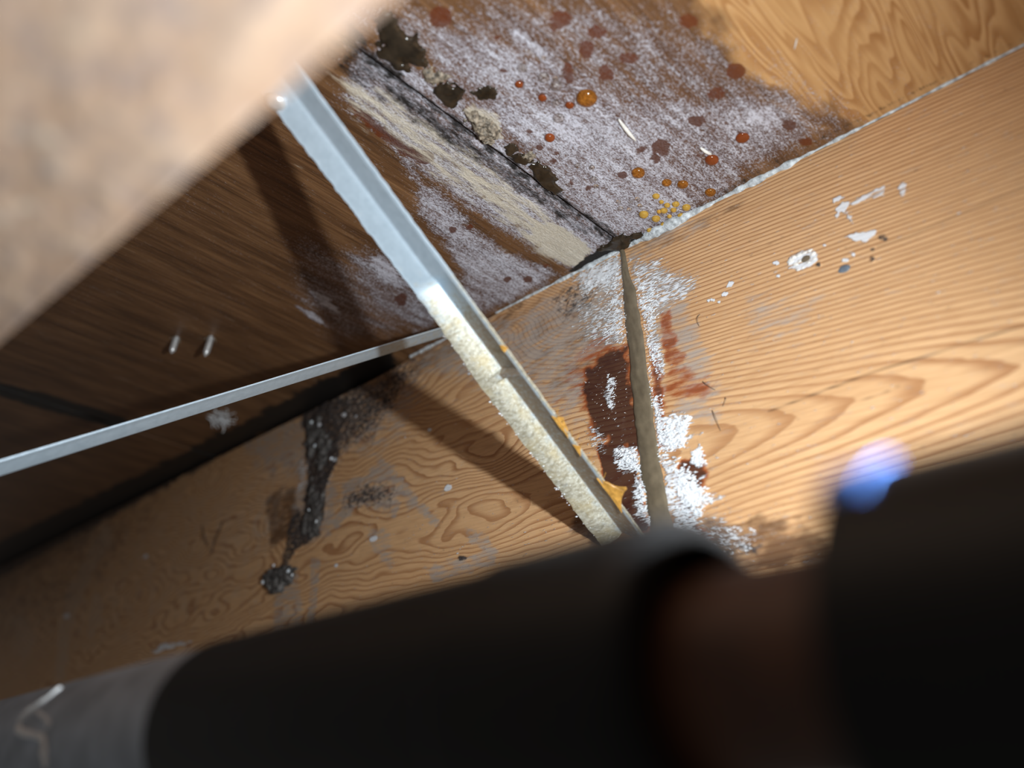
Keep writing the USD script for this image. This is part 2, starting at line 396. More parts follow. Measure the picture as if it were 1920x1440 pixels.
    for x, y, rx, ry in [(828, 32, 22, 21), (1053, 37, 18, 16), (1065, 137, 12, 22), (1137, 137, 16, 15), (1100, 93, 15, 17), (945, 132, 5, 4), (973, 158, 8, 9), (1017, 183, 7, 12), (1068, 197, 8, 8),
                         (1203, 280, 9, 8), (1240, 275, 18, 17), (1228, 295, 9, 12), (1167, 327, 9, 8), (1303, 227, 16, 10), (1392, 258, 13, 11), (1480, 235, 15, 11), (1513, 265, 14, 9), (1378, 133, 18, 14),
                         (1010, 460, 8, 6), (972, 423, 7, 5), (880, 425, 6, 5), (907, 370, 8, 4), (1022, 500, 6, 5), (990, 523, 11, 7), (952, 525, 7, 5), (752, 562, 12, 13), (848, 430, 9, 7),
                         (1013, 275, 8, 6), (1032, 280, 4, 5), (1043, 287, 5, 6), (1037, 302, 6, 6), (1073, 343, 6, 5), (1103, 352, 8, 6), (992, 247, 7, 4), (1120, 60, 20, 14), (1180, 110, 22, 12),
                         (1290, 40, 20, 15), (1040, 40, 10, 20), (930, 70, 8, 5), (770, 500, 9, 12), (1345, 175, 20, 12), (1250, 180, 9, 6), (1310, 290, 6, 5)]:
        P("red", ellipse(x, y, rx, ry), .70 + .3 * ((int(x * 7 + y) % 10) / 10), 6, 4.5, 9, int(x) % 17)
def sheet(x0, x1, fine, focus, label):
    xs = graded(x0 + .0016, x1 - .0016, fine, focus)
    ys = np.concatenate([[-.55, -.3, -.1], np.arange(NEAR - .005, W, .0013), [W, W + .2, W + .5]])
    c = Canvas(xs, ys, on_ceiling, 1); ceiling_canvas(c)
    def surf(X, Y):
        h = .00035 * (meshkit.fbm(np.stack([X / .004, Y / .03, X * 0], -1), 3, 5) - .5) * ((Y > 0) & (Y < W))
        e = np.minimum(X - x0, x1 - X); h = h + .0012 * np.exp(-((e / .0025) ** 2))     # worn sheet edges
        return np.stack([X, Y, H + h], -1)
    V, Fc, extra = slab(xs, ys, surf, lambda X, Y: np.stack([X, Y, X * 0 + H + .018], -1))
    Fc = outward(V, Fc, (0, 0, -1))
    obj("plywood_sheet", (V, Fc), M_CEIL, ceiling, True, pad(c.vars(stain_a=("frost", "cream", "black"), stain_b=("tan", "red", "wet")), extra), label=label)
ceiling = thing("ceiling", "damp plywood subfloor seen from below with frosty mould, stains and a seam", "ceiling", kind="structure")
sheet(SEAM, .45, .0010, (-.40, .02), "plywood sheet with frosty mould fading to clean tan grain")
sheet(SEAM2, SEAM, .0012, (-.55, .02), "dark plywood sheet with a cream smear beside the seam")
sheet(-3.0, SEAM2, .004, (-1.1, .02), "dark brown plywood sheet past the second seam")
back = trimesh.creation.box((3.45, 1.45, .018)); back.apply_translation((-1.275, .225, H + .028))
obj("upper_floor_sheet", back, M_BROWN, ceiling)

# ------------------------------------------------------------------ far joist
def joist_canvas(c):
    P = c.paint
    X, U = c.X, c.Y
    axis = .206 + .05 * np.clip(-.45 - X, 0, 2) * 0
    d = U - axis
    A, d0 = 320.0, .055
    h = A * d * d / (np.abs(d) + d0) + 22 * X
    n = meshkit.fbm(np.stack([X / .16, U / .05, X * 0], -1), 2, 3) - .5
    n2 = meshkit.fbm(np.stack([X / .09, U / .035, X * 0 + 4], -1), 3, 9) - .5
    left = np.clip((-.36 - X) / .12, 0, 1)
    h = h * (1 - .45 * left) + n * (2.2 + 9 * left) + n2 * (.5 + 4.5 * left) + 40
    c.m["phase"] = h
    # brown wet zones and grime
    P("brown", [(980, 600), (1110, 540), (1160, 560), (1170, 700), (1100, 760), (1000, 720), (900, 660)], .42, 40, 20, 40)
    P("brown", [(1330, 980), (1420, 960), (1560, 1000), (1560, 1070), (1330, 1070)], .62, 24, 16, 30)
    P("brown", [(1090, 930), (1180, 940), (1200, 1010), (1060, 1010)], .8, 16, 8, 20)
    P("brown", [(1100, 960), (1300, 960), (1330, 1040), (1100, 1040)], .7, 20, 10, 20)
    P("brown", [(500, 930), (520, 915), (555, 912), (560, 950), (548, 1000), (505, 1030), (498, 970)], .66, 10, 6, 14)
    P("brown", [(-40, 1030), (200, 930), (330, 900), (250, 1040), (120, 1160), (-40, 1250)], .40, 70, 30, 90)
    P("brown", strip([(378, 985), (385, 1015), (396, 1037), (404, 1010), (418, 978)], [4, 5, 7, 5, 4]), .8, 3)
    P("brown", strip([(1180, 470), (1250, 440), (1400, 365)], [40, 60, 30]), .36, 24, 12, 30)
    P("brown", [(560, 700), (1000, 560), (1060, 540), (1000, 600), (760, 720), (560, 800)], .45, 20, 10, 30)
    # red wet bands either side of the glue run
    P("red", [(1098, 690), (1120, 660), (1150, 650), (1182, 640), (1200, 760), (1215, 850), (1150, 860), (1110, 810), (1085, 740)], .98, 36, 14, 20)
    P("red", [(1060, 680), (1110, 620), (1160, 610), (1170, 680), (1100, 780), (1040, 760)], .47, 30, 16, 24)
    P("red", [(1120, 830), (1190, 850), (1220, 1000), (1170, 990), (1130, 900)], .9, 10, 6, 20)
    P("red", [(1236, 588), (1256, 580), (1258, 600), (1268, 625), (1275, 650), (1292, 670), (1285, 690), (1250, 690), (1238, 640)], .62, 10, 5, 12)
    P("red", [(1252, 688), (1290, 672), (1310, 690), (1350, 715), (1340, 745), (1290, 760), (1240, 750), (1235, 720)], .60, 24, 10, 20)
    P("red", strip([(1222, 640), (1232, 700), (1240, 780), (1246, 840)], [14, 28, 24, 20]), .70, 14, 6, 12)
    P("red", [(1275, 860), (1320, 850), (1330, 890), (1300, 960), (1340, 1010), (1290, 1010), (1262, 920)], .75, 12, 8, 16)
    # grey weathering
    P("grey", [(770, 680), (860, 625), (960, 590), (1080, 530), (1160, 480), (1165, 560), (1110, 650), (1080, 720), (1000, 740), (900, 720), (800, 700)], .60, 30, 14, 40, 1, 2)
    P("grey", [(980, 590), (1080, 535), (1165, 480), (1172, 640), (1110, 680), (1040, 700), (980, 680)], .66, 30, 14, 30)
    P("grey", [(1180, 470), (1230, 500), (1300, 520), (1290, 580), (1320, 640), (1340, 700), (1300, 740), (1220, 640)], .60, 24, 10, 24)
    P("grey", [(960, 620), (1100, 640), (1110, 700), (1080, 790), (1010, 760), (940, 690)], .58, 40, 16, 30)
    P("grey", [(1215, 600), (1240, 600), (1250, 760), (1228, 760)], .62, 12, 8, 14)
    P("grey", [(1300, 690), (1370, 730), (1340, 800), (1250, 780)], .5, 20, 10, 20)
    P("grey", [(450, 830), (520, 790), (575, 775), (575, 850), (570, 930), (540, 890), (480, 880)], .58, 24, 10, 30)
    P("grey", [(610, 830), (760, 700), (800, 730), (760, 820), (680, 870)], .40, 30, 20, 40)
    P("grey", strip([(625, 990), (655, 950), (690, 930)], [12, 24, 14]), .78, 7, 6, 14)
    P("grey", [(1400, 560), (1540, 555), (1520, 620), (1400, 640)], .40, 30, 14, 40)
    P("grey", [(1170, 465), (1330, 395), (1330, 425), (1190, 490)], .45, 16, 8, 20)
    P("grey", [(515, 1100), (560, 1070), (570, 1190), (510, 1200)], .55, 12, 6, 20)
    P("grey", strip([(592, 1045), (588, 1110), (582, 1180)], [18, 16, 14]), .62, 4, 3, 10)
    P("grey", strip([(870, 990), (905, 1015), (925, 1045)], [14, 30, 22]), .62, 6, 5, 14)
    P("grey", [(795, 1065), (840, 1045), (880, 1040), (930, 1030), (930, 1060), (880, 1075), (815, 1095)], .60, 6, 5, 14)
    P("grey", [(690, 990), (720, 985), (745, 1040), (735, 1075), (690, 1020)], .45, 6, 5, 14)
    P("grey", strip([(700, 870), (740, 905), (780, 945), (818, 980)], [44, 40, 24, 8]), .64, 9, 8, 18)
    P("grey", [(640, 905), (700, 885), (760, 940), (740, 970), (690, 950), (640, 950)], .66, 10, 8, 18)
    # milky runs at the far left
    P("milky", strip([(205, 985), (180, 1040), (140, 1110), (122, 1180), (112, 1280)], [24, 30, 32, 26, 22]), .60, 10, 6, 30)
    P("milky", strip([(185, 1110), (180, 1160), (165, 1200)], [14, 26, 10]), .6, 8, 5, 20)
    P("milky", strip([(20, 1150), (50, 1190), (40, 1240)], [40, 50, 20]), .55, 12, 8, 24)
    P("milky", [(130, 1000), (215, 960), (200, 1030), (130, 1060)], .4, 20, 10, 30)
    P("milky", ellipse(490, 985, 17, 26), .62, 5, 2, 10)
    P("milky", ellipse(490, 985, 9, 14), 1.0, 4, how="cut")
    P("milky", [(-40, 1080), (300, 920), (480, 840), (560, 860), (540, 960), (480, 1120), (200, 1240), (-40, 1300)], .36, 90, 20, 60)
    P("milky", [(430, 900), (560, 870), (560, 900), (500, 960), (440, 960)], .35, 30, 10, 30)
    # black mould
    P("mould", [(588, 760), (625, 735), (700, 702), (770, 672), (790, 685), (740, 760), (690, 830), (630, 858), (600, 860)], .64, 50, 16, 34)
    P("grey", [(600, 760), (700, 700), (790, 690), (790, 740), (700, 840), (620, 870)], .60, 44, 16, 34)
    P("grey", [(556, 900), (625, 880), (640, 930), (620, 1010), (545, 1030), (548, 960)], .55, 16, 10, 20)
    P("mould", strip([(580, 840), (586, 900), (582, 960), (578, 1012)], [12, 16, 14, 12]), .95, 6, 4, 10)
    P("mould", [(575, 765), (640, 728), (665, 740), (650, 800), (630, 870), (595, 880), (580, 830)], .74, 20, 14, 20)
    P("mould", [(566, 775), (600, 752), (628, 750), (622, 800), (640, 850), (628, 880), (612, 905), (608, 960), (600, 1005), (572, 1022), (556, 1018), (566, 960), (578, 900), (574, 840)], .86, 8, 8, 16)
    P("mould", [(540, 985), (556, 955), (568, 960), (566, 1020), (550, 1045), (528, 1080), (508, 1110), (500, 1085), (530, 1050)], .70, 6, 6, 14)
    P("mould", [(640, 930), (690, 905), (740, 920), (735, 945), (690, 945), (655, 960)], .62, 20, 10, 14)
    P("mould", [(1030, 560), (1090, 530), (1130, 535), (1115, 570), (1060, 600)], .42, 16, 12, 14)
    P("mould", strip([(780, 672), (640, 735), (560, 775), (440, 832), (300, 908), (100, 1012), (-40, 1085)], [10, 16, 12, 18, 26, 34, 40]), .72, 10, 6, 30)
    P("mould", [(-40, 1075), (140, 1000), (215, 965), (170, 1010), (60, 1080), (-40, 1150)], .42, 20, 14, 40)
    P("mould", ellipse(868, 1047, 9, 7), .8, 3, 2)
    P("mould", ellipse(1655, 447, 9, 7), .62, 3, 2, 6)
    P("mould", ellipse(1637, 467, 5, 3), .8, 2, 1, 5)
    P("mould", ellipse(1636, 486, 5, 4), .75, 2, 1, 5)
    P("mould", ellipse(1535, 497, 4, 4), .8, 2, 1, 5)
    P("mould", [(1370, 1020), (1430, 1015), (1420, 1040), (1360, 1040)], .5, 8, 5, 12)
    # white salts
    P("white", [(1075, 522), (1120, 492), (1163, 470), (1166, 520), (1140, 545), (1090, 545)], .74, 21, 9, 14)
    P("white", [(1140, 520), (1165, 500), (1170, 600), (1172, 650), (1150, 650), (1120, 620), (1140, 580)], .58, 21, 12, 16)
    P("white", [(1080, 560), (1150, 560), (1160, 650), (1090, 640)], .50, 36, 15, 20)
    P("white", [(1176, 470), (1190, 490), (1240, 480), (1245, 510), (1300, 515), (1300, 545), (1260, 570), (1225, 590), (1200, 580), (1182, 520)], .55, 21, 12, 14, 2, 2)
    P("white", strip([(1205, 560), (1222, 610), (1232, 660), (1240, 700)], [26, 22, 22, 14]), .57, 6, 4, 10)
    P("white", strip([(1228, 745), (1236, 790), (1240, 830)], [10, 14, 12]), .68, 4, 3, 8)
    P("white", [(1240, 785), (1262, 772), (1300, 778), (1295, 800), (1285, 830), (1262, 850), (1240, 850)], .66, 9, 7, 10)
    P("white", [(1240, 850), (1272, 850), (1265, 880), (1285, 890), (1300, 920), (1345, 930), (1362, 936), (1345, 945), (1300, 945), (1310, 985), (1290, 1010), (1260, 990), (1248, 920)], .64, 10, 9, 12)
    P("white", [(1302, 850), (1312, 832), (1318, 860), (1325, 872), (1305, 875), (1294, 866)], .85, 5, 4, 8)
    P("white", strip([(1310, 896), (1328, 890)], [8, 3]), .8, 3)
    P("white", strip([(1290, 820), (1320, 812)], [7, 5]), .62, 3)
    P("white", [(1152, 842), (1172, 835), (1195, 842), (1200, 870), (1205, 890), (1170, 885), (1150, 865)], .64, 9, 6, 8)
    P("white", [(1195, 890), (1215, 890), (1212, 930), (1222, 990), (1190, 970), (1185, 920)], .56, 10, 6, 8)
    P("white", strip([(1150, 705), (1140, 740), (1150, 770)], [10, 16, 8]), .56, 4, 3, 8)
    P("white", [(1100, 790), (1140, 820), (1130, 850), (1110, 840)], .46, 14, 6, 8)
    P("white", [(1250, 940), (1420, 1000), (1400, 1040), (1250, 1030)], .40, 36, 12, 14)
    P("white", [(560, 850), (580, 870), (575, 920), (555, 930)], .4, 18, 9, 14)
    P("scuff", [(1558, 374), (1577, 365), (1582, 370), (1563, 380)], .9, 4, 3.2, 6)
    P("scuff", [(1566, 393), (1580, 378), (1592, 380), (1588, 395), (1570, 400)], .9, 4, 3.2, 6)
    P("scuff", [(1562, 405), (1574, 398), (1572, 408)], .8, 2, 1)
    P("scuff", strip([(1586, 396), (1592, 408), (1599, 420)], [10, 12, 6]), .55, 3, 2, 5)
    P("scuff", strip([(1595, 385), (1620, 370), (1650, 360), (1662, 350)], [8, 12, 16, 8]), .60, 4, 3, 6)
    P("scuff", ellipse(1692, 354, 9, 16), .55, 4, 3, 5)
    P("scuff", [(1582, 444), (1598, 438), (1640, 430), (1645, 436), (1625, 453), (1600, 450)], .9, 4, 3.2, 6)
    P("scuff", ellipse(1455, 493, 7, 4), .95, 2)
    P("scuff", ellipse(1459, 517, 4, 3), .9, 2)
    P("scuff", ellipse(1585, 488, 7, 4), .9, 2)
    P("scuff", ellipse(1600, 477, 4, 4), .9, 2)
    P("scuff", ellipse(1546, 460, 4, 3), .9, 2)
    P("scuff", ellipse(1505, 487, 32, 19, -20), .62, 4, 4, 6)
    P("scuff", [(1361, 540), (1367, 527), (1377, 528), (1372, 537)], 1.0, 1.5)
    P("scuff", ellipse(1359, 551, 7, 4, -20), 1.0, 1.5)
    for q in [(1348, 566), (1338, 563), (1328, 563), (1334, 562)]: P("scuff", ellipse(*q, 3, 3), .9, 1.5)
    P("scuff", strip([(285, 1225), (310, 1212), (360, 1203)], [8, 14, 6]), .62, 4, 3, 8)
    for x, y, r in [(645, 778, 5), (805, 806, 5), (630, 1060, 4), (125, 1155, 6), (273, 1043, 5), (597, 797, 6), (628, 862, 5), (596, 838, 6), (880, 700, 4), (760, 820, 3), (840, 915, 8), (700, 1010, 8), (668, 780, 3)]:
        P("scuff", ellipse(x, y, r, r * .7, -30), .95, 2, 1, 5)
    P("scuff", ellipse(1545, 640, 3, 2), .5, 2)
    # checks in the wood
    P("cut", strip([(1440, 772), (1520, 742), (1620, 704), (1760, 660), (1930, 606)], [1.5, 2.2, 2.6, 2.6, 2.2]), .8, 1.6)
    P("cut", strip([(1605, 755), (1660, 735), (1688, 722)], [1.0, 1.8, 1.0]), .55, 1.4)
    P("cut", strip([(1645, 462), (1700, 445), (1920, 350)], [3, 3, 3]), .35, 4)

xs = graded(-3.0, .45, .0009, (-.42, .01))
us = np.arange(FBOT, H + 1e-6, .0012); us[-1] = H - .0004
jc = Canvas(xs, us, on_joist, 2); joist_canvas(jc)
def joist_surf(X, U):
    lump = jc.m["mould"] * .0022 + jc.m["white"] * .0010
    n = meshkit.fbm(np.stack([X / .006, U / .006, X * 0], -1), 3, 11) - .35
    y = W - lump * np.clip(n * 2.2, 0, 1.6)
    t = np.clip((U - (H - .007)) / .007, 0, 1) * np.clip((-.6 - X) / .1, 0, 1)
    y = y + .010 * t * t                                         # rounded upper arris at the far end
    b = np.clip((FBOT + .003 - U) / .003, 0, 1)
    return np.stack([X, y + .002 * b * b, U], -1)
V, Fc, extra = slab(xs, us, joist_surf, lambda X, U: np.stack([X, X * 0 + W + .038, U], -1))
Fc = outward(V, Fc, (0, -1, 0))
far_joist = thing("floor_joist", "far pine floor joist with honey grain, white salt crust and black mould", "joist")
obj("joist_body", (V, Fc), M_JOIST, far_joist, True, pad(jc.vars(stain_a=("white", "mould", "red"), stain_b=("grey", "brown", "milky"), stain_c=("phase", "cut", "scuff")), extra))

def lump(center, r, axes=(1, 1, 1), rough=.5, seed=0, sub=2, freq=1.3):
    s = trimesh.creation.icosphere(sub, 1.0); v = s.vertices
    k = 1 + rough * 2 * (meshkit.fbm(v * freq + seed * 3.1 + 20, 3, seed) - .5)
    return v * k[:, None] * np.array(axes) * r + np.array(center), s.faces
def join(ms):
    o, vs, fs = 0, [], []
    for v, f in ms:
        vs.append(v); fs.append(np.asarray(f) + o); o += len(v)
    return np.vstack(vs), np.vstack(fs)
def tube(pts, radii, sides=8):
    p = np.asarray(pts, float); r = np.broadcast_to(np.asarray(radii, float), (len(p),))
    t = np.gradient(p, axis=0); t /= np.linalg.norm(t, axis=1, keepdims=True) + 1e-12
    ref = np.where(np.abs(t[:, 2:]) < .9, [0, 0, 1.0], [1.0, 0, 0])
    a = np.cross(t, ref); a /= np.linalg.norm(a, axis=1, keepdims=True) + 1e-12
    b = np.cross(t, a); g = np.arange(sides) * 2 * np.pi / sides
    v = (p[:, None] + r[:, None, None] * (np.cos(g)[None, :, None] * a[:, None] + np.sin(g)[None, :, None] * b[:, None])).reshape(-1, 3)
    n = len(p); f = []
    for i in range(n - 1):
        for j in range(sides):
            q = [i * sides + j, i * sides + (j + 1) % sides, (i + 1) * sides + (j + 1) % sides, (i + 1) * sides + j]
            f += [[q[0], q[2], q[1]], [q[0], q[3], q[2]]]
    v = np.vstack([v, p[:1], p[-1:]]); c0, c1 = n * sides, n * sides + 1
    for j in range(sides):
        f += [[c0, j, (j + 1) % sides], [c1, (n - 1) * sides + (j + 1) % sides, (n - 1) * sides + j]]
    return v, np.array(f)
def curve(pts, n):
    p = np.asarray(pts, float); s = np.linspace(0, 1, len(p)); t = np.linspace(0, 1, n)
    from scipy.interpolate import CubicSpline
    return CubicSpline(s, p)(t) if len(p) > 2 else np.stack([np.interp(t, s, p[:, k]) for k in range(3)], 1)

# the glue that ran down the joist from the seam: a low rounded ridge
def glue_run():
    path = [(1167, 462, 9), (1170, 490, 11), (1176, 520, 17), (1180, 545, 25), (1184, 580, 30), (1190, 630, 32), (1197, 690, 34), (1203, 740, 37), (1208, 790, 39), (1214, 840, 40), (1222, 890, 42), (1231, 935, 44), (1240, 985, 46), (1250, 1040, 48), (1262, 1100, 46)]
    rows, ms = 140, 13
    px = np.array(path, float); t = np.linspace(0, 1, len(px)); tt = np.linspace(0, 1, rows)
    c = np.stack([np.interp(tt, t, px[:, k]) for k in range(3)], 1)
    V = []
    for i in range(rows):
        w = c[i, 2] * (1 + .22 * (meshkit.fbm(np.array([tt[i] * 30, 0, 0]), 3, 2) - .5)); x = c[i, 0] + 6 * (meshkit.fbm(np.array([tt[i] * 26, 3, 0]), 3, 4) - .5)
        for j in range(ms):
            s = j / (ms - 1) * 2 - 1
            q = on_joist(x + s * w / 2, c[i, 1]); q[2] = max(q[2], FBOT + .002)
            q[1] = W - .0026 * math.sqrt(max(0, 1 - s * s)) * (.75 + .5 * meshkit.fbm(np.array([tt[i] * 40, s * 2, 1]), 2, 8)) + .0006
            V.append(q)
    V = np.array(V); i, j = np.meshgrid(np.arange(rows - 1), np.arange(ms - 1), indexing="ij")
    a = (i * ms + j).ravel(); q = np.stack([a, a + ms, a + ms + 1, a + 1], 1)
    Fq = np.vstack([q[:, [0, 1, 2]], q[:, [0, 2, 3]]])
    return V, outward(V, Fq, (0, -1, 0))
obj("glue_run", glue_run(), M_GLUE, far_joist, True, label="glossy brown run of glue down the joist face")

# mineral bead in the corner between joist and subfloor
def bead(px_pts, name, seed, label=None):
    p = np.array([on_joist(x, y) for x, y, _ in px_pts]); r = np.array([q[2] for q in px_pts], float) * np.array([depth_of(b) for b in p]) / F / 2
    n = int(np.ptp(p[:, 0]) / .0022) + 8
    t = np.linspace(0, 1, n); s = np.linspace(0, 1, len(p))
    x = np.interp(t, s, p[:, 0]); rr = np.interp(t, s, r)
    rr = rr * (.10 + 1.35 * meshkit.fbm(np.stack([x / .011, x * 0, x * 0], -1), 3, seed))
    c = np.stack([x, W + 0 * x - rr * .15, H + 0 * x - rr * .2], 1)
    v, f = tube(c, rr, 10)
    v = v + (meshkit.fbm(v / .003, 3, seed + 3)[:, None] - .5) * .0012 * np.array([1, 1, 1])
    obj(name, (v, f), M_BEAD, far_joist, True, label=label)
bead([(1175, 466, 16), (1195, 452, 23), (1260, 412, 23), (1340, 366, 18), (1430, 316, 15), (1520, 268, 14), (1620, 222, 11), (1740, 163, 9), (1920, 80, 9), (2000, 45, 8)], "mineral_bead", 2, "whitish mineral bead along the clean end of the joist")
bead([(930, 592, 5), (990, 560, 7), (1060, 522, 8), (1120, 488, 10), (1162, 468, 10)], "mineral_bead", 5)
bead([(770, 668, 7), (810, 648, 10), (870, 617, 7)], "mineral_bead", 8)

# salt crystals: too many to count
def salt():
    areas = [([(1140, 500), (1168, 490), (1172, 650), (1130, 640)], 260, .5), ([(1080, 520), (1160, 478), (1160, 560), (1090, 560)], 120, .45), ([(1186, 500), (1240, 520), (1240, 600), (1215, 640), (1200, 580)], 240, .55),
             ([(1205, 590), (1250, 690), (1236, 720), (1215, 650)], 150, .5), ([(1226, 740), (1246, 740), (1252, 900), (1234, 860)], 160, .6),
             ([(1244, 778), (1300, 778), (1285, 840), (1246, 850)], 260, .8), ([(1246, 850), (1280, 850), (1310, 930), (1350, 935), (1310, 990), (1262, 990)], 420, .8), ([(1298, 845), (1318, 835), (1326, 872), (1296, 870)], 70, .8),
             ([(1150, 840), (1195, 838), (1208, 890), (1160, 880)], 150, .75), ([(1190, 890), (1215, 890), (1225, 985), (1195, 960)], 120, .6), ([(1138, 700), (1160, 700), (1155, 775), (1140, 770)], 60, .5),
             ([(1090, 700), (1180, 680), (1190, 840), (1110, 800)], 50, .35), ([(1210, 630), (1218, 630), (1230, 770), (1222, 770)], 70, .45), ([(1168, 520), (1174, 520), (1180, 640), (1172, 640)], 60, .5), ([(1186, 680), (1190, 680), (1204, 830), (1198, 830)], 24, .4), ([(1250, 980), (1420, 990), (1420, 1040), (1300, 1040)], 110, .5)]
    oct_v = np.array([[1, 0, 0], [-1, 0, 0], [0, 1, 0], [0, -1, 0], [0, 0, 1], [0, 0, -1]], float)
    oct_f = np.array([[0, 2, 4], [2, 1, 4], [1, 3, 4], [3, 0, 4], [2, 0, 5], [1, 2, 5], [3, 1, 5], [0, 3, 5]])
    out = []
    for poly, n, k in areas:
        a = np.array(poly, float)
        for _ in range(n):
            w = rng.dirichlet(np.ones(len(a)) * .7); px = w @ a
            q = on_joist(*px); r = .0011 * k * rng.uniform(.5, 1.5)
            v = oct_v * rng.uniform(.6, 1.4, (6, 1)) * np.array([1.9, .55, .75]) * r
            an = rng.uniform(-.5, .5); c, s = math.cos(an), math.sin(an)
            v[:, [0, 2]] = v[:, [0, 2]] @ np.array([[c, -s], [s, c]])
            q[1] -= .0006 + .0003 * rng.uniform(); out.append((v + q, oct_f))
    return join(out)
obj("salt_crystals", salt(), M_SALT, far_joist, label="tiny white salt crystals", kind="stuff")

# crusts, pits and bits on the joist
def patch(poly, plane, height, seed=0, rough=.5, grid=34, freq=.004):
    """A low uneven mound whose outline is given, standing on the joist or hanging from the ceiling."""
    to, ax = (on_joist, 2) if plane == "joist" else (on_ceiling, 1)
    P = np.array([to(*a) for a in poly])[:, [0, ax]]
    lo, hi = P.min(0) - 1e-4, P.max(0) + 1e-4
    x, y = np.meshgrid(np.linspace(lo[0], hi[0], grid), np.linspace(lo[1], hi[1], grid), indexing="ij")
    d = -seg_dist(x, y, P); size = min(hi - lo) * .5
    n = meshkit.fbm(np.stack([x / freq, y / freq, 0 * x + seed], -1), 3, seed)
    d = d + size * 1.1 * (n - .5)
    t = np.clip(d / (size * .35), 0, 1)
    h = height * np.sqrt(t) * (1 - rough + 2 * rough * n)
    base = -.0007
    hh = np.where(d > 0, h + .00012, base)
    V = np.stack([x, W - hh, y], -1) if plane == "joist" else np.stack([x, y, H - hh], -1)
    keep = d > -size * .15
    i, j = np.meshgrid(np.arange(grid - 1), np.arange(grid - 1), indexing="ij")
    ok = (keep[:-1, :-1] | keep[1:, :-1] | keep[1:, 1:] | keep[:-1, 1:]).ravel()
    a = (i * grid + j).ravel()[ok]; q = np.stack([a, a + grid, a + grid + 1, a + 1], 1)
    Fq = np.vstack([q[:, [0, 1, 2]], q[:, [0, 2, 3]]]); V = V.reshape(-1, 3)
    Fq = outward(V, Fq, (0, -1, 0) if plane == "joist" else (0, 0, -1))
    used, inv = np.unique(Fq, return_inverse=True)
    return V[used], inv.reshape(Fq.shape)
obj("dirt_crust", patch([(574, 795), (592, 785), (608, 820), (622, 850), (618, 872), (600, 885), (590, 862), (580, 830)], "joist", .0045, 3, .6, 44, .010), M_DIRT, far_joist, True, label="black crumbly dirt crust below the joist top")
obj("dirt_crust", patch([(584, 890), (604, 915), (610, 965), (600, 998), (582, 1010), (572, 990), (578, 950)], "joist", .004, 5, .6, 40, .010), M_DIRT, far_joist, True)
obj("dirt_crust", patch([(498, 1086), (520, 1066), (545, 1058), (556, 1076), (540, 1098), (520, 1114), (504, 1104)], "joist", .006, 8, .6, 34, .005), M_DIRT, far_joist, True)
flecks = []
for x, y, r in [(500, 1093, 3.2), (508, 1088, 2.5), (548, 1072, 3), (555, 1080, 2.2), (597, 838, 3), (590, 794, 2.6), (628, 862, 2.6), (520, 1062, 2.2), (600, 980, 2.2), (586, 958, 2)]:
    q = on_joist(x, y); q[1] -= .005; flecks.append(lump(q, r * depth_of(q) / F * 1.2, (1, .6, 1), .6, int(x), 2))
obj("pale_flecks", join(flecks), M_SALT, far_joist, True, kind="stuff", label="pale flecks on the dirt crusts")
crust = [lump(on_joist(*q), r * .00034, (1.3, .6, .9), .6, i, 2) for i, (*q, r) in enumerate([(1482, 490, 5), (1488, 482, 4.5), (1492, 496, 4.5), (1498, 478, 5), (1508, 474, 4.5), (1518, 470, 4), (1525, 476, 4.5), (1527, 485, 3.5), (1500, 490, 3.5), (1516, 492, 3), (1496, 506, 2.5), (1505, 502, 2.5)])]
obj("popped_crust", join(crust), M_SPLINT, far_joist, True, label="small pale crust round a hole in the clean wood")
obj("crust_hole", lump(on_joist(1511, 485), .0026, (1.2, .25, 1), .3, 3), M_GLUE, far_joist, True)
q = on_joist(1583, 504); obj("grey_speck", lump(q, .0033, (1.25, .35, .85), .2, 4), M_STONE, far_joist, True, label="blue-grey oval speck")
for pts in [[(1313, 590), (1311, 600), (1312, 612)], [(1318, 716), (1330, 724), (1342, 732)], [(1336, 770), (1345, 785), (1352, 808)], [(1360, 746), (1364, 752), (1356, 762)]]:
    c3 = np.array([on_joist(*a) for a in pts]); c3[:, 1] -= [.0004, .0022, .0006]
    obj("wood_fibre", tube(curve(c3, 10), np.linspace(.00028, .00014, 10), 6), M_FIBRE, far_joist, True)

